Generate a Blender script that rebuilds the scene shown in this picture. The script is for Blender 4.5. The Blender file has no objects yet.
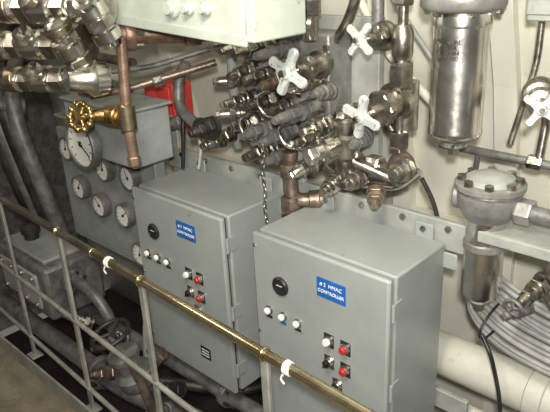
import bpy, bmesh, math, random
from mathutils import Vector, Matrix
random.seed(7)
DZ=1.6   # all heights below are given from a survey datum 1.6 m above the deck
S=bpy.context.scene
def V(p): return Vector((p[0],p[1],p[2]+DZ))
# ------------------------------------------------------------------ materials
def mat(name,c1,c2=None,rough=.5,metal=0.,scale=8.,bump=.15,bscale=60.,lo=.4,hi=.65,speck=None,sp=.66):
    m=bpy.data.materials.new(name);m.use_nodes=True
    nt=m.node_tree;N=nt.nodes;L=nt.links
    b=N['Principled BSDF'];b.inputs['Metallic'].default_value=metal
    tc=N.new('ShaderNodeTexCoord')
    n=N.new('ShaderNodeTexNoise');n.inputs['Scale'].default_value=scale;n.inputs['Detail'].default_value=8;n.inputs['Roughness'].default_value=.65
    L.new(tc.outputs['Object'],n.inputs['Vector'])
    r=N.new('ShaderNodeValToRGB');r.color_ramp.elements[0].position=lo;r.color_ramp.elements[1].position=hi
    r.color_ramp.elements[0].color=(*c1,1);r.color_ramp.elements[1].color=(*(c2 or c1),1)
    L.new(n.outputs['Fac'],r.inputs['Fac'])
    out=r.outputs['Color']
    if speck:
        n3=N.new('ShaderNodeTexNoise');n3.inputs['Scale'].default_value=scale*5;n3.inputs['Detail'].default_value=6
        L.new(tc.outputs['Object'],n3.inputs['Vector'])
        r3=N.new('ShaderNodeValToRGB');r3.color_ramp.elements[0].position=sp;r3.color_ramp.elements[1].position=sp+.1
        L.new(n3.outputs['Fac'],r3.inputs['Fac'])
        mx=N.new('ShaderNodeMixRGB');L.new(r3.outputs['Color'],mx.inputs['Fac']);L.new(out,mx.inputs['Color1']);mx.inputs['Color2'].default_value=(*speck,1)
        out=mx.outputs['Color']
    L.new(out,b.inputs['Base Color'])
    mr=N.new('ShaderNodeMapRange');mr.inputs['To Min'].default_value=max(.05,rough-.12);mr.inputs['To Max'].default_value=min(1,rough+.12)
    L.new(n.outputs['Fac'],mr.inputs['Value']);L.new(mr.outputs['Result'],b.inputs['Roughness'])
    n2=N.new('ShaderNodeTexNoise');n2.inputs['Scale'].default_value=bscale;n2.inputs['Detail'].default_value=4
    L.new(tc.outputs['Object'],n2.inputs['Vector'])
    bp=N.new('ShaderNodeBump');bp.inputs['Strength'].default_value=bump;bp.inputs['Distance'].default_value=.004
    L.new(n2.outputs['Fac'],bp.inputs['Height']);L.new(bp.outputs['Normal'],b.inputs['Normal'])
    return m
M={}
M['cab']=mat('cabinet_grey_paint',(.275,.30,.29),(.315,.34,.325),.36,0,5,.08,120,speck=(.22,.23,.2),sp=.68)
M['cabside']=mat('grey_paint_worn',(.27,.285,.265),(.37,.385,.355),.5,0,9,.15,60,speck=(.2,.17,.13))
M['hull']=mat('hull_cream_paint',(.68,.665,.57),(.78,.765,.67),.42,0,3,.2,14,speck=(.5,.42,.3),sp=.68)
M['cream']=mat('cream_paint',(.5,.49,.43),(.6,.59,.52),.45,0,6,.12,50,speck=(.36,.32,.25),sp=.66)
M['green']=mat('grey_green_paint',(.42,.47,.41),(.52,.57,.5),.42,0,6,.1,60,speck=(.3,.27,.18),sp=.66)
M['steel']=mat('stainless_steel',(.6,.58,.53),(.8,.78,.72),.24,1,14,.08,90)
M['steeld']=mat('dull_steel',(.27,.25,.22),(.58,.55,.49),.32,1,24,.22,80,speck=(.15,.10,.06))
M['cast']=mat('cast_iron_grey',(.12,.12,.115),(.24,.24,.225),.48,.4,18,.4,70,speck=(.19,.14,.09))
M['castl']=mat('cast_strainer_grey',(.2,.2,.19),(.33,.33,.31),.45,.4,14,.4,60,speck=(.13,.11,.09))
M['dark']=mat('dark_iron',(.03,.03,.028),(.08,.08,.07),.5,.6,12,.3,60)
M['rust']=mat('rusty_pipe',(.15,.11,.085),(.34,.27,.21),.4,.7,18,.35,90,speck=(.4,.34,.28))
M['red']=mat('red_brown_pipe',(.13,.075,.05),(.27,.18,.13),.42,.35,14,.3,80,speck=(.08,.05,.035))
M['brass']=mat('brass',(.36,.24,.09),(.58,.42,.19),.32,1,16,.3,70,speck=(.2,.12,.05))
M['brassd']=mat('dull_brass',(.35,.28,.17),(.58,.49,.33),.34,1,16,.2,70,speck=(.2,.14,.08))
M['railbrass']=mat('polished_rail_brass',(.55,.47,.29),(.78,.70,.48),.22,1,10,.08,70,speck=(.33,.25,.13))
M['railsteel']=mat('tarnished_rail',(.48,.45,.36),(.7,.67,.56),.25,1,10,.08,70,speck=(.3,.25,.16))
M['post']=mat('rail_post_paint',(.25,.25,.23),(.38,.38,.34),.38,.3,12,.15,60,speck=(.16,.12,.08))
M['white']=mat('white_handle_paint',(.46,.50,.48),(.62,.65,.62),.4,0,16,.15,70,speck=(.27,.25,.2),sp=.58)
M['black']=mat('black_bakelite',(.012,.012,.012),(.03,.03,.03),.35,0,10,.05,50)
M['blue']=mat('blue_label',(.01,.10,.36),(.015,.12,.43),.35,0,10,.02,50)
M['redp']=mat('red_button',(.42,.02,.02),(.5,.03,.03),.3,0,10,.02,50)
M['redbox']=mat('red_box_paint',(.6,.05,.04),(.7,.08,.06),.5,0,8,.1,50)
M['cable']=mat('grey_cable',(.2,.21,.2),(.34,.34,.32),.42,0,12,.15,60)
M['dial']=mat('dial_white',(.72,.72,.68),(.8,.8,.75),.4,0,10,.0,50)
M['lens']=mat('lamp_lens_white',(.8,.8,.75),(.9,.9,.86),.25,0,10,0,50)
M['deck']=mat('deck_brown',(.15,.125,.09),(.25,.215,.16),.6,.1,7,.35,50,speck=(.06,.05,.04))
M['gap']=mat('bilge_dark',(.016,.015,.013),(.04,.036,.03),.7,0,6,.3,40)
M['bluegrey']=mat('gauge_board_paint',(.23,.25,.245),(.31,.33,.315),.45,0,8,.12,60,speck=(.14,.13,.11),sp=.66)
M['rope']=mat('white_tape',(.6,.6,.56),(.72,.72,.67),.8,0,20,.3,120)
# ------------------------------------------------------------------ builders
class Group:
    def __init__(s,name):
        s.e=bpy.data.objects.new(name,None);S.collection.objects.link(s.e);s.e.empty_display_size=.05
    def add(s,ob,part):
        ob.name=part;ob.data.name=part;ob.parent=s.e
        return ob
def finish(bm,mt,smooth=True,bevel=0,seg=2):
    me=bpy.data.meshes.new('m');bmesh.ops.recalc_face_normals(bm,faces=bm.faces);bm.to_mesh(me);bm.free()
    ob=bpy.data.objects.new('m',me);S.collection.objects.link(ob);me.materials.append(M[mt])
    if smooth:
        for p in me.polygons:p.use_smooth=True
    if bevel:
        md=ob.modifiers.new('b','BEVEL');md.width=bevel;md.segments=seg;md.limit_method='ANGLE';md.angle_limit=.6
    if smooth or bevel:
        try:
            me.set_sharp_from_angle(angle=.7)
            if bevel:
                for p in me.polygons:p.use_smooth=True
        except Exception:pass
    return ob
def frame(d):
    return d.normalized().to_track_quat('Z','Y').to_matrix()
def lathe(g,part,o,d,prof,mt,n=24):
    """profile [(t,r)...] revolved about the line o+t*d"""
    bm=bmesh.new();o=V(o);R=frame(Vector(d));rings=[]
    for t,r in prof:
        rings.append([bm.verts.new(o+R@Vector((r*math.cos(2*math.pi*i/n),r*math.sin(2*math.pi*i/n),t))) for i in range(n)])
    for a,b in zip(rings,rings[1:]):
        for i in range(n):bm.faces.new((a[i],a[(i+1)%n],b[(i+1)%n],b[i]))
    bm.faces.new(rings[0]);bm.faces.new(rings[-1])
    return g.add(finish(bm,mt,smooth=(n>8)),part)
def cyl(g,part,a,b,r,mt,n=20):
    d=Vector(b)-Vector(a);return lathe(g,part,a,d,[(0,r),(d.length,r)],mt,n)
def rod(g,part,a,b,r,mt,c=.15):
    d=Vector(b)-Vector(a);L=d.length;k=r*c;return lathe(g,part,a,d,[(0,r-k),(k,r),(L-k,r),(L,r-k)],mt,24)
def hexn(g,part,o,d,L,r,mt):
    return lathe(g,part,o,d,[(0,r*.93),(L*.12,r),(L*.88,r),(L,r*.93)],mt,6)
def box(g,part,c,s,mt,bevel=.004,rot=(0,0,0)):
    bm=bmesh.new();bmesh.ops.create_cube(bm,size=1)
    E=Matrix.Rotation(rot[2],3,'Z')@Matrix.Rotation(rot[1],3,'Y')@Matrix.Rotation(rot[0],3,'X')
    c=V(c)
    for v in bm.verts:
        v.co=c+E@Vector((v.co.x*s[0],v.co.y*s[1],v.co.z*s[2]))
    return g.add(finish(bm,mt,False,bevel),part)
def tube(g,part,pts,r,mt,bend=.04):
    P=[V(p) for p in pts];path=[P[0]]
    for i in range(1,len(P)-1):
        a,b,c=P[i-1],P[i],P[i+1];da=(a-b);dc=(c-b);k=min(bend,da.length*.48,dc.length*.48)
        s=b+da.normalized()*k;e=b+dc.normalized()*k
        for j in range(7):
            t=j/6;path.append(s*(1-t)**2+b*2*t*(1-t)+e*t*t)
    path.append(P[-1]);n=16
    bm=bmesh.new();rings=[];up=None
    for i,p in enumerate(path):
        d=(path[min(i+1,len(path)-1)]-path[max(i-1,0)]).normalized()
        if up is None:up=d.orthogonal().normalized()
        up=(up-d*up.dot(d)).normalized();w=d.cross(up)
        rings.append([bm.verts.new(p+up*r*math.cos(2*math.pi*k/n)+w*r*math.sin(2*math.pi*k/n)) for k in range(n)])
    for a,b in zip(rings,rings[1:]):
        for k in range(n):bm.faces.new((a[k],a[(k+1)%n],b[(k+1)%n],b[k]))
    bm.faces.new(rings[0]);bm.faces.new(rings[-1])
    return g.add(finish(bm,mt),part)
def ball(g,part,c,r,mt,sc=(1,1,1)):
    bm=bmesh.new();bmesh.ops.create_uvsphere(bm,u_segments=24,v_segments=14,radius=r)
    c=V(c)
    for v in bm.verts:v.co=c+Vector((v.co.x*sc[0],v.co.y*sc[1],v.co.z*sc[2]))
    return g.add(finish(bm,mt),part)
def torus(g,part,c,d,R,r,mt,n=28,m=10,sq=(1,1)):
    bm=bmesh.new();F=frame(Vector(d));c=V(c);rg=[]
    for i in range(n):
        a=2*math.pi*i/n
        rg.append([bm.verts.new(c+F@Vector(((R+r*math.cos(2*math.pi*j/m))*math.cos(a)*sq[0],(R+r*math.cos(2*math.pi*j/m))*math.sin(a)*sq[1],r*math.sin(2*math.pi*j/m)))) for j in range(m)])
    for i in range(n):
        a,b=rg[i],rg[(i+1)%n]
        for j in range(m):bm.faces.new((a[j],a[(j+1)%m],b[(j+1)%m],b[j]))
    return g.add(finish(bm,mt),part)
def add3(a,b,k=1):return (a[0]+b[0]*k,a[1]+b[1]*k,a[2]+b[2]*k)
def cross_handle(g,c,d,span,ang=0,mt='white'):
    """one-piece cast four-arm handle, concave between the arms, with raised hub"""
    D=Vector(d).normalized();u=D.orthogonal().normalized();w=D.cross(u);h=span*.5
    C=Vector(c);bm=bmesh.new();out=[]
    # outline of one arm: (distance, half width)
    arm=[(.25,.25),(.40,.19),(.60,.155),(.80,.18),(.92,.17),(.985,.10),(1.0,0),(.985,-.10),(.92,-.17),(.80,-.18),(.60,-.155),(.40,-.19)]
    for k in range(4):
        a=ang+k*math.pi/2;ax=u*math.cos(a)+w*math.sin(a);ay=-u*math.sin(a)+w*math.cos(a)
        for dd,hw in reversed(arm):out.append((ax*dd+ay*hw)*h)
    t=.13*h;rings=[]
    for s,z in ((.86,-t*.95),(1,-t*.4),(1,t*.4),(.86,t*.95)):
        ring=[]
        for q in out:
            L=q.length;f=1-(1-s)*(.35*h/max(L,.2*h)+.10)
            ring.append(bm.verts.new(V(C+q*f+D*z)))
        rings.append(ring)
    n=len(out)
    for a,b in zip(rings,rings[1:]):
        for i in range(n):bm.faces.new((a[i],a[(i+1)%n],b[(i+1)%n],b[i]))
    bm.faces.new(rings[0]);bm.faces.new(rings[-1])
    g.add(finish(bm,mt,True),'cross_arms')
    lathe(g,'hub',add3(c,D,-.26*h),D,[(0,.2*h),(.05*h,.27*h),(.42*h,.27*h),(.5*h,.2*h)],mt)
    hexn(g,'hub_nut',add3(c,D,.23*h),D,.16*h,.15*h,'steeld')
def fitting(g,part,o,d,L,r,mt='steeld',tip=True):
    lathe(g,part+'_body',o,d,[(0,r*1.15),(L*.1,r*1.15),(L*.12,r*.8),(L*.38,r*.8),(L*.4,r*1.0),(L*.46,r*1.0),(L*.48,r*.7),(L*.9,r*.62),(L*.97,r*.5),(L,r*.2)],mt)
    D=Vector(d).normalized()
    hexn(g,part+'_nut',add3(o,D,L*.14),d,L*.2,r*1.12,mt)
    hexn(g,part+'_cap_nut',add3(o,D,L*.55),d,L*.18,r*.92,mt)
    if tip:hexn(g,part+'_tip',add3(o,D,L*.9),d,L*.16,r*.5,mt)
def flange(g,part,o,d,r,t,mt,nb=6):
    lathe(g,part,o,d,[(0,r*.97),(t*.1,r),(t*.9,r),(t,r*.97)],mt,32)
    D=Vector(d).normalized();u=D.orthogonal().normalized();w=D.cross(u)
    for i in range(nb):
        a=2*math.pi*(i+.5)/nb;q=u*math.cos(a)*r*.8+w*math.sin(a)*r*.8
        hexn(g,part+'_bolt_%d'%(i+1),add3(add3(o,q),D,t-.001),D,t*.7+.004,r*.11+.002,'steeld')
def text(g,part,s,c,size,mt,rz=0):
    cu=bpy.data.curves.new('t','FONT');cu.body=s;cu.size=size;cu.align_x='CENTER';cu.align_y='CENTER';cu.extrude=.0006;cu.space_line=.85
    ob=bpy.data.objects.new('t',cu);S.collection.objects.link(ob)
    ob.location=V(c);ob.rotation_euler=(math.pi/2,0,rz)
    cu.materials.append(M[mt]);ob.name=part;ob.parent=g.e;return ob
# ------------------------------------------------------------------ control cabinets
def cabinet(xr,yf,zt,line1,dark):
    g=Group('control_cabinet');W,H,D=.5,.70,.28;xl=xr-W
    box(g,'enclosure',(xr-W/2,yf+D/2+.012,zt-H/2),(W,D-.024,H),'cab',.006)
    box(g,'door_gasket',(xr-W/2,yf+.01,zt-H/2),(W-.012,.012,H-.012),'black',.001)
    box(g,'door',(xr-W/2,yf+.001,zt-H/2),(W,.02,H),'cab',.007,)
    fp=yf-.009
    def q(a,b):return (xl+a,fp,zt-b)
    c=q(.115,.15)
    lathe(g,'meter_bezel',c,(0,-1,0),[(0,.031),(.006,.031),(.010,.027),(.010,.023),(.007,.022)],'black',32)
    box(g,'meter_mark',(c[0],c[1]-.0085,c[2]+.004),(.022,.001,.002),'dial',0)
    c=q(.31,.095)
    box(g,'name_plate',(c[0],c[1]-.001,c[2]),(.102,.003,.062),'blue',.001)
    text(g,'name_plate_text_top',line1,(c[0],c[1]-.003,c[2]+.012),.0165,'lens')
    text(g,'name_plate_text_bottom','CONTROLLER',(c[0],c[1]-.003,c[2]-.010),.0145,'lens')
    for i,a in enumerate((.06,.12,.18)):
        c=q(a,.255)
        lathe(g,'lamp_ring_%d'%(i+1),c,(0,-1,0),[(0,.0145),(.005,.0145),(.008,.011)],'steeld')
        lathe(g,'lamp_lens_%d'%(i+1),add3(c,(0,-.006,0)),(0,-1,0),[(0,.0115),(.009,.0108),(.013,.006)],'lens')
        box(g,'lamp_tag_%d'%(i+1),(c[0],c[1]-.001,c[2]-.024),(.024,.002,.009),'blue' if (i==1 and dark) else 'black',0)
    k=0
    for a,b,m in ((.30,.265,'lens'),(.36,.265,'redp'),(.30,.34,'black'),(.36,.34,'redp'),(.33,.41,'black')):
        k+=1;c=q(a,b)
        box(g,'switch_tag_%d'%k,(c[0],c[1]-.001,c[2]),(.036,.002,.046),'black' if m!='black' else 'steeld',.001)
        lathe(g,'switch_collar_%d'%k,c,(0,-1,0),[(0,.0165),(.005,.0165),(.007,.0135),(.012,.0135)],'steel')
        if m!='black':lathe(g,'push_button_%d'%k,add3(c,(0,-.01,0)),(0,-1,0),[(0,.0118),(.008,.0118),(.012,.009)],m)
        else:
            lathe(g,'switch_knob_%d'%k,add3(c,(0,-.01,0)),(0,-1,0),[(0,.0128),(.01,.0115)],m)
            box(g,'switch_lever_%d'%k,(c[0],c[1]-.022,c[2]),(.006,.009,.022),m,.001,(0,.5,0))
    for i,b in enumerate((.1,.36,.6)):
        box(g,'hinge_leaf_%d'%(i+1),(xr+.002,yf+.03,zt-b),(.004,.04,.05),'cab',.001)
        cyl(g,'hinge_pin_%d'%(i+1),(xr+.005,yf+.006,zt-b-.026),(xr+.005,yf+.006,zt-b+.026),.005,'cab',12)
    for i,(a,b) in enumerate(((.012,.04),(.012,.35),(.012,.64))):
        hexn(g,'door_screw_%d'%(i+1),q(a,b),(0,-1,0),.004,.006,'steeld')
    for i,a in enumerate((.07,.43)):
        box(g,'mounting_lug_%d'%(i+1),(xl+a,yf+D-.006,zt+.022),(.06,.008,.05),'cab',.004)
        hexn(g,'mounting_bolt_%d'%(i+1),(xl+a,yf+D-.01,zt+.03),(0,-1,0),.008,.009,'steeld')
    box(g,'side_lug',(xr+.015,yf+D-.006,zt-.05),(.05,.008,.05),'cab',.004)
    box(g,'rating_plate',q(.35,.585),(.055,.003,.05),'black',.001)
    for i in range(3):box(g,'rating_plate_line_%d'%(i+1),(xl+.35,fp-.002,zt-.572-.012*i),(.04,.002,.003),'dial',0)
    return g
cabinet(-.749,1.181,-.79,'# 2  HMAC',True)
cabinet(-1.389,1.181,-.788,'# 1  HMAC',False)
g=Group('cabinet_mounting_frame')
box(g,'top_rail',(-1.35,1.482,-.775),(1.4,.02,.09),'cabside',.004)
box(g,'bottom_rail',(-1.35,1.482,-1.35),(1.4,.02,.07),'cabside',.004)
for i,x in enumerate((-2.0,-1.32)):
    box(g,'upright_%d'%(i+1),(x,1.485,-1.1),(.05,.02,1.0),'cabside',.004)
for i in range(9):
    hexn(g,'bolt_%d'%(i+1),(-1.95+.15*i,1.472,-.75),(0,-1,0),.01,.01,'steeld')
# ------------------------------------------------------------------ guard rail
g=Group('guard_rail')
def rp(x,z,off=0):return (x,.617-(x+.419)*.042+.17+off,z)
tube(g,'top_rail_right',[rp(-.1,-.845),rp(-1.62,-.845)],.0135,'railbrass')
tube(g,'top_rail_left',[rp(-1.62,-.845),rp(-3.2,-.845)],.0135,'railsteel')
torus(g,'rail_joint',rp(-1.62,-.845),(1,0,0),.0125,.003,'railbrass')
tube(g,'middle_rail',[rp(-.1,-1.2),rp(-3.2,-1.2)],.009,'post')
tube(g,'lower_rail',[rp(-.1,-1.5),rp(-3.2,-1.5)],.009,'post')
for i,x in enumerate((-.33,-.84,-1.35,-1.86,-2.37,-2.88)):
    box(g,'post_%d'%(i+1),rp(x,-1.23),(.024,.012,.75),'post',.003)
    torus(g,'post_collar_%d'%(i+1),rp(x,-.845),(1,0,0),.015,.004,'railbrass')
    box(g,'post_foot_%d'%(i+1),rp(x,-1.597),(.06,.05,.008),'post',.002)
for i,x in enumerate((-.77,-1.53,-2.42)):
    for k in range(3):
        torus(g,'tape_tie_%d_%d'%(i+1,k+1),rp(x+.006*k,-.845),(1,.1*k,.1),.0145,.0024,'rope')
    tube(g,'tape_tail_%d'%(i+1),[rp(x,-.858,-.014),rp(x-.006,-.870,-.016),rp(x+.004,-.880,-.014)],.0025,'rope')
# ------------------------------------------------------------------ room shell
g=Group('floor')
box(g,'deck_plate',(-1.4,-.25,-1.62),(4.6,2.1,.04),'deck',.003)
bm=bmesh.new()
for i in range(60):
    for j in range(9):
        c=V((-3.2+.045*i+(.0225 if j%2 else 0),.74-.045*j,-1.599));a=.7 if (i+j)%2 else -.7
        E=Matrix.Rotation(a,3,'Z')
        r=bmesh.ops.create_cube(bm,size=1)
        for v in r['verts']:v.co=c+E@Vector((v.co.x*.026,v.co.y*.007,v.co.z*.003))
g.add(finish(bm,'deck',False),'tread_pattern')
box(g,'toe_board',(-1.4,.80,-1.57),(4.6,.01,.08),'post',.002)
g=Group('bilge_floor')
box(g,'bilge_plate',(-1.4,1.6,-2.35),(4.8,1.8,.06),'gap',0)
prof=[(2.05,-2.35),(2.03,-1.8),(2.0,-1.3),(1.95,-.8),(1.86,-.4),(1.72,0),(1.5,.35),(1.2,.62)]
g=Group('wall_hull');bm=bmesh.new();rows=[];nx=30
for y,z in prof:rows.append([bm.verts.new(V((-4.0+5.2*i/nx,y,z))) for i in range(nx+1)])
for a,b in zip(rows,rows[1:]):
    for i in range(nx):bm.faces.new((a[i],a[i+1],b[i+1],b[i]))
ob=finish(bm,'hull');md=ob.modifiers.new('s','SOLIDIFY');md.thickness=.03;md.offset=1
g.add(ob,'hull_plating')
def hull_y(z):
    for (y0,z0),(y1,z1) in zip(prof,prof[1:]):
        if z0<=z<=z1:return y0+(y1-y0)*(z-z0)/(z1-z0)
    return 1.2
for i,x in enumerate((-.2,-.75,-1.15,-1.75,-2.4,-3.0)):
    bm=bmesh.new();A=[];zs=[-2.3,-1.8,-1.3,-.8,-.4,-.1,.2,.45]
    for z in zs:
        y=hull_y(z)
        A.append([bm.verts.new(V((x+dx,y-dy,z))) for dx,dy in ((-.006,0),(-.006,.09),(-.035,.09),(-.035,.1),(.035,.1),(.035,.09),(.006,.09),(.006,0))])
    for a,b in zip(A,A[1:]):
        for k in range(7):bm.faces.new((a[k],a[k+1],b[k+1],b[k]))
    g.add(finish(bm,'hull',False),'frame_rib_%d'%(i+1))
for i,z in enumerate((-.05,-.95)):
    box(g,'stringer_%d'%(i+1),(-1.4,hull_y(z)-.03,z),(5,.05,.02),'hull',.003)
g=Group('wall_left');box(g,'bulkhead',(-4.05,.8,-.8),(.06,3.6,3.2),'cast',0)
g=Group('ceiling');box(g,'overhead_plate',(-1.4,.2,.66),(5.4,3.2,.04),'cream',0)
# ------------------------------------------------------------------ valve manifold
g=Group('valve_manifold')
box(g,'block',(-1.39,1.56,-.45),(.38,.12,.42),'castl',.008)
box(g,'backing_plate',(-1.35,1.64,-.45),(.50,.03,.5),'cabside',.004)
k=0
for ci,x in enumerate((-1.53,-1.435,-1.34,-1.245)):
    for ri,z in enumerate((-.285,-.375,-.465,-.555,-.63)):
        k+=1
        if (ci,ri) in ((3,0),(0,4),(3,4)):continue
        L=.145+random.uniform(-.03,.04);r=.026+random.uniform(-.003,.004)
        fitting(g,'check_valve_%d'%k,(x,1.5,z),(-.05+random.uniform(-.05,.05),-1,-.04+random.uniform(-.03,.03)),L,r,random.choice(['steeld','steeld','cast','rust','steel']),ri!=1)
        if (ci+ri)%2:
            lathe(g,'bonnet_ring_%d'%k,(x,1.49,z),(0,-1,0),[(0,.034),(.004,.037),(.018,.037),(.022,.034)],'steeld',28)
for i,z in enumerate((-.3,-.42,-.54)):
    fitting(g,'side_valve_%d'%(i+1),(-1.58,1.56,z),(-.6,-.8,0),.15,.027,'steeld')
for i,(x,z) in enumerate(((-1.30,-.33),(-1.39,-.42),(-1.30,-.51),(-1.48,-.51))):
    tube(g,'jumper_tube_%d'%(i+1),[(x,1.42,z),(x-.01,1.37,z-.01),(x+.03,1.36,z-.06),(x+.05,1.42,z-.08)],.007,'steel',.03)
for i in range(4):
    hexn(g,'block_bolt_%d'%(i+1),(-1.205,1.5,-.28-.11*i),(0,-1,0),.012,.011,'steeld')
lathe(g,'top_tee',(-1.222,1.44,-.03),(0,0,-1),[(0,.02),(.02,.024),(.05,.024),(.06,.034),(.1,.034),(.11,.026),(.2,.026),(.22,.018)],'steel')
hexn(g,'top_tee_nut',(-1.222,1.44,-.13),(0,0,-1),.05,.036,'steeld')
fitting(g,'top_tee_branch',(-1.222,1.44,-.2),(-.7,-.7,.1),.12,.026,'steeld')
tube(g,'lead_pipe_1',[(-1.3,1.5,-.26),(-1.3,1.5,-.1),(-1.34,1.48,.06)],.012,'steeld')
tube(g,'lead_pipe_2',[(-1.42,1.52,-.26),(-1.42,1.52,-.14),(-1.48,1.5,.04)],.012,'cast')
tube(g,'lead_pipe_3',[(-1.1,1.52,.06),(-1.1,1.52,-.1),(-1.14,1.52,-.2),(-1.2,1.54,-.26)],.016,'steeld')
tube(g,'lead_pipe_4',[(-1.05,1.54,.06),(-1.05,1.54,-.2)],.018,'cast')
def stop_valve(c,d,L,span,ang,bm='steeld',r=.034,name='stop_valve'):
    g=Group(name)
    D=Vector(d).normalized()
    lathe(g,'bonnet',c,d,[(0,r),(L*.12,r*1.05),(L*.14,r*1.25),(L*.24,r*1.25),(L*.26,r*.95),(L*.45,r*.85),(L*.47,r*1.05),(L*.62,r*1.0),(L*.64,r*.5),(L*.8,r*.42)],bm)
    hexn(g,'packing_nut',add3(c,D,L*.48),d,L*.14,r*1.12,bm)
    cyl(g,'stem',add3(c,D,L*.6),add3(c,D,L*1.02),r*.24,'steel')
    cross_handle(g,add3(c,D,L),d,span,ang)
    return g
stop_valve((-1.19,1.47,-.32),(0,-1,.0),.17,.15,.35)
stop_valve((-1.0,1.53,-.235),(-.1,-1,.02),.13,.11,.1)
g=stop_valve((-.95,1.53,-.41),(-.12,-1,-.12),.18,.135,.5,r=.046)
cyl(g,'body',(-.94,1.53,-.36),(-.94,1.53,-.5),.036,'steeld')
g=stop_valve((-.575,1.55,-.36),(.45,-1,.02),.17,.095,.2,r=.03)
ball(g,'body',(-.575,1.56,-.36),.04,'steeld',(1.1,.9,1.1))
# ------------------------------------------------------------------ pipework right of manifold
g=Group('high_pressure_pipe')
rod(g,'riser',(-.94,1.5,.25),(-.94,1.5,-.58),.014,'steeld')
hexn(g,'union_nut_1',(-.94,1.5,-.30),(0,0,-1),.075,.036,'steeld')
hexn(g,'union_nut_2',(-.94,1.5,-.10),(0,0,-1),.05,.03,'steeld')
lathe(g,'union_collar',(-.94,1.5,-.2),(0,0,-1),[(0,.022),(.02,.03),(.08,.03),(.1,.022)],'steeld')
hexn(g,'union_nut_3',(-.94,1.5,-.5),(0,0,-1),.05,.03,'steeld')
ball(g,'elbow',(-.93,1.5,-.61),.042,'rust',(1,1,1.2))
rod(g,'lower_run',(-.93,1.5,-.63),(-1.24,1.5,-.61),.02,'steeld')
hexn(g,'union_nut_4',(-1.0,1.5,-.625),(-1,0,0),.05,.036,'steel')
hexn(g,'union_nut_5',(-1.08,1.5,-.62),(-1,0,0),.03,.03,'steel')
g=Group('reducing_valve')
lathe(g,'body',(-1.10,1.45,-.47),(0,0,-1),[(0,.025),(.01,.034),(.05,.034),(.06,.045),(.12,.045),(.13,.034),(.19,.03),(.2,.02)],'steeld')
lathe(g,'spring_housing',(-1.1,1.45,-.55),(-.35,-1,-.15),[(0,.034),(.05,.034),(.055,.042),(.08,.042),(.085,.025),(.14,.022)],'steel')
hexn(g,'packing_nut',(-1.135,1.35,-.565),(-.35,-1,-.15),.03,.03,'steel')
rod(g,'branch',(-1.1,1.45,-.6),(-.93,1.5,-.66),.018,'steeld')
hexn(g,'cap_nut',(-1.10,1.45,-.43),(0,0,-1),.045,.028,'steel')
for i,(p,d,L,r,m) in enumerate([((-1.2,1.46,-.62),(-.3,-1,-.3),.12,.03,'steel'),((-1.13,1.44,-.68),(.2,-1,-.1),.09,.027,'steel'),((-.99,1.46,-.69),(.6,-1,-.2),.08,.026,'rust'),((-.9,1.47,-.60),(.2,-1,.1),.09,.032,'steeld'),((-1.18,1.46,-.5),(.1,-1,.0),.13,.027,'steel'),((-1.16,1.46,-.40),(.1,-1,.1),.1,.022,'cast'),((-1.05,1.46,-.66),(.1,-1,.1),.1,.026,'steeld'),((-1.03,1.46,-.52),(.1,-1,-.1),.08,.024,'cast')]):
    fitting(g,'fitting_%d'%(i+1),p,d,L,r,m)
tube(g,'link_pipe',[(-1.2,1.5,-.5),(-1.1,1.5,-.44),(-1.0,1.5,-.46),(-.95,1.5,-.52)],.012,'steeld')
tube(g,'link_pipe_2',[(-1.24,1.5,-.66),(-1.1,1.5,-.7),(-.95,1.52,-.69),(-.88,1.52,-.62)],.014,'steel')
tube(g,'drain_tail',[(-.86,1.5,-.63),(-.83,1.52,-.70),(-.82,1.54,-.77)],.007,'dark')
g=Group('drain_elbow_pipe')
tube(g,'elbow',[(-1.287,1.4,-.6),(-1.287,1.4,-.775),(-1.17,1.5,-.765),(-1.1,1.52,-.70)],.026,'rust',.05)
lathe(g,'upper_coupling',(-1.287,1.4,-.64),(0,0,-1),[(0,.028),(.005,.033),(.04,.033),(.045,.028)],'rust')
lathe(g,'bottom_coupling',(-1.287,1.4,-.755),(0,0,-1),[(0,.03),(.005,.035),(.05,.035),(.055,.03)],'rust')
lathe(g,'side_coupling',(-1.245,1.44,-.772),(.75,.65,.05),[(0,.028),(.004,.033),(.035,.033),(.04,.028)],'rust')
g=Group('hanging_chain')
for i in range(14):
    torus(g,'link_%d'%(i+1),(-1.31+.003*math.sin(i),1.30,-.565-.019*i),(1,0,0) if i%2 else (0,1,0),.0075,.002,'steeld',14,6,(.75,1.35))
# ------------------------------------------------------------------ strainers
g=Group('canister_strainer')
lathe(g,'canister',(-.742,1.45,-.155),(0,0,-1),[(0,.070),(.01,.073),(.03,.073),(.034,.068),(.29,.068),(.296,.070),(.305,.070),(.312,.065),(.32,.05),(.326,.04),(.34,.035)],'steel',48)
lathe(g,'cast_head',(-.742,1.45,.05),(0,0,-1),[(0,.05),(.1,.055),(.13,.07),(.155,.1),(.165,.103),(.19,.103),(.2,.095),(.205,.075)],'castl',40)
hexn(g,'drain_plug',(-.742,1.45,-.49),(0,0,-1),.03,.016,'steeld')
for i in range(6):
    a=i*math.pi/3+.3;hexn(g,'head_bolt_%d'%(i+1),(-.742+.086*math.cos(a),1.45+.086*math.sin(a),-.14),(0,0,-1),.022,.009,'steeld')
text(g,'stamped_text','PRESSURE\nFILTER\nSER 2084\nPSI 3000',(-.738,1.3812,-.24),.015,'dark',.06)
g=Group('bowl_strainer')
BS=(-.632,1.45)
lathe(g,'bowl',(BS[0],BS[1],-.665),(0,0,-1),[(0,.052),(.235,.052),(.245,.046),(.262,.03),(.27,.02)],'steel',40)
lathe(g,'bowl_band',(BS[0],BS[1],-.74),(0,0,-1),[(0,.053),(.003,.056),(.02,.056),(.023,.053)],'castl',40)
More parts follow.
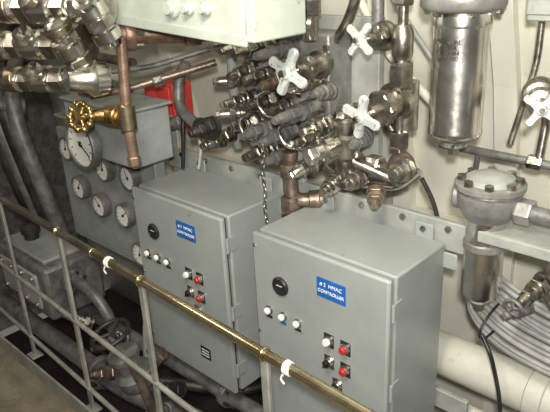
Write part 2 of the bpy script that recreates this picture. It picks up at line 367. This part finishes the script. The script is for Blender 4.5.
lathe(g,'cast_head',(BS[0],BS[1],-.675),(0,0,1),[(0,.058),(.02,.07),(.035,.08),(.07,.082),(.075,.074),(.09,.07)],'castl',40)
flange(g,'lid',(BS[0],BS[1],-.59),(0,0,1),.09,.016,'castl',8)
lathe(g,'lid_dome',(BS[0],BS[1],-.575),(0,0,1),[(0,.064),(.014,.06),(.018,.045),(.022,.04),(.026,.01)],'cabside',32)
lathe(g,'left_boss',(BS[0]-.06,BS[1],-.63),(-1,-.2,0),[(0,.035),(.03,.035),(.035,.03)],'castl')
rod(g,'inlet_pipe',(-.56,1.45,-.635),(-.2,1.45,-.64),.022,'cast')
hexn(g,'inlet_nut',(-.555,1.45,-.635),(1,0,0),.04,.034,'castl')
box(g,'support_plate',(-.53,1.52,-.70),(.2,.24,.012),'cabside',.003)
box(g,'support_lip',(-.53,1.40,-.71),(.2,.01,.03),'cabside',.003)
hexn(g,'drain_nut',(BS[0],BS[1],-.93),(0,0,-1),.025,.016,'steeld')
g=Group('cross_pipe')
tube(g,'pipe',[(-.86,1.6,-.55),(-.2,1.6,-.56)],.012,'cast')
hexn(g,'nut_1',(-.6,1.6,-.553),(1,0,0),.04,.02,'steeld')
tube(g,'branch',[(-.575,1.6,-.38),(-.57,1.62,-.44),(-.57,1.6,-.54)],.012,'steeld')
tube(g,'branch_2',[(-.62,1.64,.0),(-.62,1.64,-.3),(-.66,1.62,-.52)],.009,'steeld')
tube(g,'drop_pipe',[(-.74,1.6,-.55),(-.75,1.6,-.66),(-.75,1.6,-.85),(-.66,1.58,-.9)],.008,'cast')
tube(g,'drop_pipe_2',[(-.40,1.6,-.56),(-.40,1.58,-.7),(-.44,1.52,-.86)],.008,'steeld')
# ------------------------------------------------------------------ cables + pipe on right
g=Group('cable_bundle')
for i in range(24):
    row=i%12;lay=i//12
    dz=-.095+.0165*row+random.uniform(-.003,.003);dy=.024*lay+random.uniform(-.005,.005)
    w1=random.uniform(-.01,.01);w2=random.uniform(-.008,.008)
    tube(g,'cable_%d'%(i+1),[(-.735,1.62+dy,-.88+dz),(-.70,1.54+dy,-.945+dz+w1),(-.58,1.49+dy,-.985+dz+w2),(-.45,1.48+dy,-1.01+dz*.9+w1),(-.3,1.48+dy,-1.02+dz*.9),(.1,1.50+dy,-1.02+dz)],.0088+random.uniform(-.0015,.001),'cable',.1)
for i,x in enumerate((-.60,-.36)):
    torus(g,'cable_strap_%d'%(i+1),(x,1.50,-1.0),(1,0,-.1),.1,.004,'black',36,6,(1,.5))
g=Group('ballast_pipe')
rod(g,'pipe',(-1.1,1.57,-1.25),(.4,1.57,-1.25),.07,'cream')
lathe(g,'coupling',(-.5,1.57,-1.25),(1,0,0),[(0,.07),(.004,.076),(.05,.076),(.054,.07)],'cream',32)
tube(g,'small_pipe',[(-.9,1.53,-1.39),(.3,1.52,-1.39)],.02,'cream')
g=Group('black_hose')
tube(g,'hose',[(-.61,1.44,-1.03),(-.57,1.42,-1.07),(-.53,1.42,-1.2),(-.51,1.43,-1.5)],.006,'black',.06)
g=Group('needle_valve')
fitting(g,'body',(-.46,1.44,-.80),(-.2,-1,-.3),.11,.024,'steeld')
tube(g,'riser',[(-.46,1.45,-.74),(-.46,1.45,-.86),(-.38,1.45,-.92)],.01,'steeld')
torus(g,'hand_wheel',(-.49,1.33,-.84),(-.2,-1,-.3),.024,.005,'cast')
for i in range(3):
    a=i*2.094;cyl(g,'spoke_%d'%(i+1),(-.49,1.33,-.84),(-.49+.024*math.cos(a),1.336,-.84+.024*math.sin(a)),.003,'cast',8)
fitting(g,'side_body',(-.38,1.45,-.82),(-.1,-1,.1),.1,.022,'cast')
fitting(g,'lower_body',(-.50,1.46,-.90),(-.5,-1,-.2),.08,.02,'cast')
g=Group('cable_tray')
box(g,'tray',(-.25,1.6,-.16),(.75,.1,.05),'cabside',.004)
box(g,'tray_lip',(-.25,1.55,-.13),(.75,.01,.08),'cabside',.003)
g=Group('vent_line')
tube(g,'diagonal_pipe',[(-1.3,1.68,-.02),(-1.12,1.68,-.3),(-.9,1.7,-.5)],.014,'hull')
tube(g,'diagonal_pipe_2',[(-1.2,1.66,-.0),(-1.02,1.66,-.22),(-.86,1.68,-.42)],.008,'cabside')
tube(g,'diagonal_pipe_3',[(-.88,1.64,-.42),(-.85,1.6,-.2),(-.80,1.56,.05)],.012,'hull')
# ------------------------------------------------------------------ overhead box
g=Group('overhead_light_housing')
box(g,'housing',(-1.5,1.19,-.10),(.7,.18,.18),'green',.01,(0,.06,0))
box(g,'bottom_lip',(-1.5,1.10,-.185),(.72,.012,.03),'green',.004,(0,.06,0))
for i,(x,r) in enumerate(((-1.42,.028),(-1.35,.018),(-1.28,.018))):
    lathe(g,'knob_%d'%(i+1),(x,1.1,-.13),(0,-1,0),[(0,r),(.012,r),(.016,r*.7),(.03,r*.6)],'green')
box(g,'end_bracket',(-1.13,1.2,-.1),(.03,.2,.22),'green',.005)
# ------------------------------------------------------------------ left pipework
g=Group('fuel_transfer_pipe')
tube(g,'rust_run',[(-2.0,1.05,-.2),(-1.72,1.1,-.22),(-1.6,1.32,-.235),(-1.60,1.48,-.24)],.03,'red',.07)
flange(g,'union_1',(-1.71,1.12,-.222),(.5,.86,-.05),.05,.03,'red',6)
hexn(g,'union_2',(-1.615,1.28,-.235),(.5,.86,0),.05,.04,'red')
tube(g,'drop_pipe',[(-1.66,1.07,-.22),(-1.655,1.05,-.46),(-1.65,1.05,-.60)],.017,'red')
lathe(g,'tee',(-1.655,1.05,-.42),(0,0,-1),[(0,.022),(.005,.027),(.08,.027),(.085,.022)],'brassd')
hexn(g,'bottom_plug',(-1.65,1.05,-.59),(0,0,-1),.03,.022,'red')
g=Group('brass_globe_valve')
lathe(g,'body',(-1.66,1.05,-.465),(-1,0,-.05),[(0,.02),(.03,.022),(.04,.032),(.1,.034),(.11,.024),(.15,.02)],'brass')
hexn(g,'union_nut',(-1.69,1.05,-.467),(-1,0,-.05),.035,.032,'brass')
lathe(g,'bonnet',(-1.75,1.05,-.468),(-.5,-.85,.1),[(0,.028),(.03,.024),(.06,.014),(.09,.008)],'brass')
WC=Vector((-1.79,.965,-.462));WD=Vector((.35,-.9,.3)).normalized();wu=WD.orthogonal().normalized();ww=WD.cross(wu)
for i in range(10):
    a=i*math.pi/5;q=WC+wu*math.cos(a)*.042+ww*math.sin(a)*.042
    ball(g,'wheel_lobe_%d'%(i+1),q,.012,'brass')
torus(g,'hand_wheel',WC,WD,.041,.008,'brass',32,10)
for i in range(5):
    a=i*2*math.pi/5;q=wu*math.cos(a)*.04+ww*math.sin(a)*.04
    cyl(g,'spoke_%d'%(i+1),WC,WC+q,.006,'brass',8)
lathe(g,'wheel_hub',WC-WD*.01,WD,[(0,.014),(.024,.012)],'brass',16)
g=Group('suction_pipe')
tube(g,'pipe_a',[(-1.95,1.1,-.44),(-1.85,1.2,-.42),(-1.68,1.46,-.355)],.0125,'rust')
tube(g,'pipe_b',[(-1.95,1.2,-.37),(-1.85,1.3,-.36),(-1.68,1.5,-.30)],.010,'cast')
hexn(g,'nut_a',(-1.80,1.265,-.405),(.6,.78,.18),.035,.02,'steeld')
g=Group('flexible_hose')
tube(g,'hose',[(-1.80,1.42,-.36),(-1.83,1.4,-.42),(-1.82,1.38,-.52),(-1.72,1.36,-.56),(-1.62,1.35,-.56)],.021,'cast',.07)
lathe(g,'end_fitting',(-1.68,1.35,-.56),(1,-.1,0),[(0,.022),(.01,.03),(.05,.032),(.06,.04),(.09,.04),(.1,.02)],'dark')
fitting(g,'nozzle',(-1.6,1.36,-.55),(-.1,-1,-.1),.1,.03,'dark')
# ------------------------------------------------------------------ upper left valve bank
g=Group('valve_bank')
def bigvalve(k,c,d,L,r,m='steel'):
    lathe(g,'valve_body_%d'%k,c,d,[(0,r*.7),(L*.06,r*.8),(L*.08,r),(L*.2,r),(L*.22,r*.75),(L*.4,r*.7),(L*.42,r*.95),(L*.58,r*.95),(L*.6,r*.7),(L*.76,r*.66),(L*.78,r*.9),(L*.93,r*.9),(L*.97,r*.7),(L,r*.5)],m)
    D=Vector(d).normalized()
    hexn(g,'valve_nut_%d'%k,add3(c,D,L*.24),d,L*.14,r*.98,'steeld')
    hexn(g,'end_nut_%d'%k,add3(c,D,L*.62),d,L*.12,r*.92,'steeld')
    lathe(g,'valve_ring_%d'%k,add3(c,D,L*.80),d,[(0,r*.95),(L*.08,r*.95)],'brassd')
    u=D.orthogonal().normalized()
    up=(Vector((0,0,1))-D*D.z).normalized()
    lathe(g,'valve_bonnet_%d'%k,add3(c,D,L*.5),up*.6+Vector((.0,-.8,0)),[(0,r*.7),(r*.8,r*.65),(r*.85,r*.8),(r*1.2,r*.8),(r*1.25,r*.4),(r*1.5,r*.35)],m)
for k,(c,d,L,r) in enumerate([((-1.62,1.0,-.12),(-1,-.35,.0),.42,.055),((-1.78,1.02,-.24),(-1,-.4,-.02),.40,.05),((-1.85,1.05,-.36),(-1,-.45,-.03),.36,.048),((-1.72,.98,-.33),(.0,-.5,1),.2,.042),((-1.6,1.0,-.23),(-.1,-.4,1),.22,.042),((-1.9,1.0,-.05),(-1,-.4,.05),.3,.05)]):
    bigvalve(k+1,c,d,L,r)
lathe(g,'elbow_casting',(-1.70,1.02,-.34),(-.2,-1,.1),[(0,.05),(.04,.055),(.06,.04),(.12,.035)],'steel')
for k,(c,d,r) in enumerate([((-1.62,1.0,-.12),(-1,-.35,0),.07),((-1.78,1.02,-.24),(-1,-.4,0),.066),((-1.85,1.05,-.36),(-1,-.45,0),.062)]):
    flange(g,'body_flange_%d'%(k+1),c,d,r,.02,'steeld',6)
g=Group('instrument_box')
box(g,'case',(-2.03,1.24,-.60),(.44,.18,.2),'bluegrey',.008)
box(g,'lid',(-2.03,1.24,-.49),(.46,.2,.012),'bluegrey',.004)
def gauge(c,R,name='pressure_gauge',ang=.6,ring='cast'):
    g=Group(name)
    lathe(g,'case',add3(c,(0,.02,0)),(0,-1,0),[(0,R*.8),(.004,R),(.034,R*1.02),(.040,R*.98),(.040,R*.86),(.032,R*.84)],ring,40)
    lathe(g,'dial',add3(c,(0,-.010,0)),(0,-1,0),[(0,R*.85),(.003,R*.85)],'dial',40)
    for i in range(11):
        a=math.radians(-135+27*i);p=(c[0]+R*.7*math.sin(a),c[1]-.0138,c[2]+R*.7*math.cos(a))
        box(g,'tick_%d'%(i+1),p,(R*.035,.001,R*.16),'black',0,(0,a,0))
    box(g,'needle',(c[0]+R*.25*math.sin(ang),c[1]-.0155,c[2]+R*.25*math.cos(ang)),(R*.06,.001,R*.85),'black',0,(0,ang,0))
    lathe(g,'needle_hub',add3(c,(0,-.013,0)),(0,-1,0),[(0,R*.12),(.004,R*.1)],'black',16)
gauge((-2.10,1.125,-.645),.102,ang=2.2)
g=Group('gauge_board')
box(g,'plate',(-2.33,1.345,-1.0),(.80,.02,.56),'bluegrey',.004)
box(g,'edge_strip',(-1.935,1.34,-1.0),(.012,.05,.56),'bluegrey',.003)
for c,a in (((-2.54,1.312,-.98),.5),((-2.38,1.312,-1.03),-.6),((-2.19,1.312,-1.03),.9),((-2.11,1.312,-.84),-.4),((-2.30,1.312,-.84),.2),((-2.10,1.312,-1.19),.2),((-2.60,1.312,-.80),.2)):
    gauge(c,.056,'pressure_gauge',a)
g=Group('alarm_box');box(g,'case',(-2.12,1.56,-.58),(.2,.1,.2),'redbox',.006);box(g,'cover',(-2.12,1.505,-.58),(.17,.01,.17),'redbox',.003)
g=Group('junction_fitting')
lathe(g,'brass_plug',(-1.9,1.34,-.70),(0,-.6,1),[(0,.02),(.02,.024),(.04,.024),(.05,.015)],'brass')
tube(g,'lead',[(-1.85,1.42,-.55),(-1.84,1.4,-.66),(-1.86,1.4,-.77)],.008,'black')
tube(g,'lead_2',[(-1.78,1.42,-.6),(-1.77,1.43,-.68),(-1.80,1.43,-.77)],.006,'cream')
fitting(g,'stub',(-1.72,1.5,-.66),(-.1,-1,0),.1,.022,'steeld')
tube(g,'riser_2',[(-1.75,1.6,-.2),(-1.75,1.6,-.72)],.02,'cabside')
tube(g,'riser_3',[(-1.66,1.62,-.1),(-1.66,1.62,-.7)],.012,'cast')
fitting(g,'stub_2',(-1.90,1.45,-.60),(-.1,-1,0),.1,.026,'cast')
fitting(g,'stub_3',(-1.66,1.5,-.62),(-.2,-1,-.2),.12,.024,'steeld')
# ------------------------------------------------------------------ engine side machinery, far left + under cabinets
g=Group('engine_piping')
for i in range(4):
    tube(g,'curved_pipe_%d'%(i+1),[(-3.6+.12*i,1.55,-.3),(-3.3+.12*i,1.3,-.35-.02*i),(-3.05+.1*i,1.15,-.6),(-3.0+.1*i,1.2,-1.0),(-3.1+.1*i,1.4,-1.8)],.035,'cast' if i%2 else 'dark',.15)
for i in range(4):
    tube(g,'run_%d'%(i+1),[(-3.8,1.5-.04*i,-.15-.1*i),(-2.2,1.52-.03*i,-.2-.1*i)],.02,'cast' if i%2 else 'rust')
fitting(g,'injector_1',(-3.0,1.2,-.45),(-.2,-1,.2),.2,.05,'steeld')
fitting(g,'injector_2',(-2.85,1.25,-.62),(-.2,-1,.2),.2,.045,'cast')
g=Group('oil_sump_casing')
box(g,'casing',(-2.62,1.12,-1.36),(.5,.28,.26),'cast',.02)
box(g,'cover',(-2.62,.975,-1.36),(.36,.014,.17),'bluegrey',.006)
box(g,'top_cover',(-2.62,1.12,-1.22),(.4,.22,.02),'bluegrey',.006)
for i in range(4):
    for j in range(2):
        hexn(g,'cover_bolt_%d_%d'%(i,j),(-2.77+.1*i,.968,-1.295-.13*j),(0,-1,0),.01,.01,'steeld')
lathe(g,'filler_cap',(-2.7,1.1,-1.21),(0,0,1),[(0,.035),(.03,.035),(.032,.045),(.06,.045),(.07,.03)],'dark')
tube(g,'outlet',[(-2.37,1.1,-1.32),(-2.2,1.1,-1.32),(-2.12,1.12,-1.42),(-2.12,1.15,-1.8)],.025,'cast',.08)
flange(g,'outlet_flange',(-2.36,1.1,-1.32),(1,0,0),.055,.02,'cast')
g=Group('bilge_pipework')
for i,(pts,r,m) in enumerate([
 ([(-3.0,1.0,-1.62),(-1.9,1.02,-1.64),(-1.75,1.1,-1.7),(-1.0,1.1,-1.75)],.04,'cast'),
 ([(-2.9,1.2,-1.6),(-2.0,1.2,-1.56),(-1.2,1.25,-1.6),(-.6,1.25,-1.6)],.03,'cast'),
 ([(-1.7,.95,-1.35),(-1.68,1.0,-1.6),(-1.6,1.1,-2.1)],.02,'rust'),
 ([(-2.0,.92,-1.75),(-1.4,.92,-1.8),(-.8,.92,-1.8)],.025,'dark'),
 ([(-1.97,1.25,-1.3),(-1.97,1.2,-1.45),(-1.97,1.15,-1.9)],.018,'cabside'),
 ([(-1.33,1.3,-.95),(-1.33,1.32,-1.5),(-1.3,1.3,-2.1)],.016,'black'),
 ([(-1.30,1.25,-1.1),(-1.29,1.22,-1.5),(-1.2,1.2,-1.7)],.010,'cabside'),
 ([(-2.0,1.0,-1.42),(-1.6,1.05,-1.55),(-1.35,1.1,-1.58)],.014,'rust'),
 ([(-1.9,1.0,-1.55),(-1.5,1.3,-1.62),(-1.4,1.6,-1.62)],.022,'dark')]):
    tube(g,'pipe_%d'%(i+1),pts,r,m,.1)
for i,(c,d,r) in enumerate([((-2.1,1.02,-1.64),(1,0,0),.075),((-1.6,1.1,-1.73),(1,0,0),.075),((-1.5,1.22,-1.56),(1,0,0),.055)]):
    flange(g,'pipe_flange_%d'%(i+1),c,d,r,.03,'cast')
for i in range(12):
    fitting(g,'bilge_fitting_%d'%(i+1),(-2.2+.095*i,1.05+random.uniform(-.05,.15),-1.5-.02*i+random.uniform(-.08,.08)),(random.uniform(-1,1),-1,random.uniform(-.3,.8)),.12,.028,random.choice(['cast','dark','dark','steeld','rust']))
g=Group('bilge_gate_valve')
lathe(g,'body',(-1.75,1.0,-1.5),(-.1,-.3,1),[(0,.07),(.05,.075),(.07,.05),(.12,.045),(.13,.06),(.15,.06),(.16,.02),(.24,.012)],'cast',28)
torus(g,'hand_wheel',(-1.774,.928,-1.26),(-.1,-.3,1),.07,.009,'dark')
for i in range(3):
    a=i*math.pi*2/3;cyl(g,'spoke_%d'%(i+1),(-1.774,.928,-1.26),(-1.774+.07*math.cos(a),.928+.067*math.sin(a),-1.26+.02*math.sin(a)),.007,'dark',8)
# ------------------------------------------------------------------ lights
def area(name,loc,target,size,power,col):
    l=bpy.data.lights.new(name,'AREA');l.energy=power;l.size=size;l.color=col
    o=bpy.data.objects.new(name,l);S.collection.objects.link(o);o.location=V(loc)
    o.rotation_euler=(V(target)-V(loc)).to_track_quat('-Z','Y').to_euler();return o
area('overhead_lamp',(-.6,.3,.58),(-.9,1.4,-.7),.4,32,(1,.93,.8))
area('overhead_lamp',(-2.4,.3,.58),(-2.2,1.3,-.9),.45,7,(1,.9,.76))
area('camera_flash',(.05,-.05,.12),(-.9,1.3,-.45),.06,42,(1,.97,.91))
w=bpy.data.worlds.new('w');S.world=w;w.use_nodes=True
w.node_tree.nodes['Background'].inputs[0].default_value=(.88,.83,.74,1);w.node_tree.nodes['Background'].inputs[1].default_value=.18
# ------------------------------------------------------------------ camera
cam=bpy.data.cameras.new('camera');co=bpy.data.objects.new('camera',cam);S.collection.objects.link(co)
cam.sensor_width=36;cam.lens=614/550*36;cam.clip_start=.02
yw,pt,rl=map(math.radians,(44.26,-22.51,2.81))
R=Matrix.Rotation(yw,3,'Z')@Matrix.Rotation(pt,3,'X')@Matrix.Rotation(rl,3,'Y')
m=Matrix((R.col[0],R.col[2],-R.col[1])).transposed().to_4x4();m.translation=Vector((0,0,DZ))
co.matrix_world=m
S.camera=co
S.view_settings.view_transform='Standard'
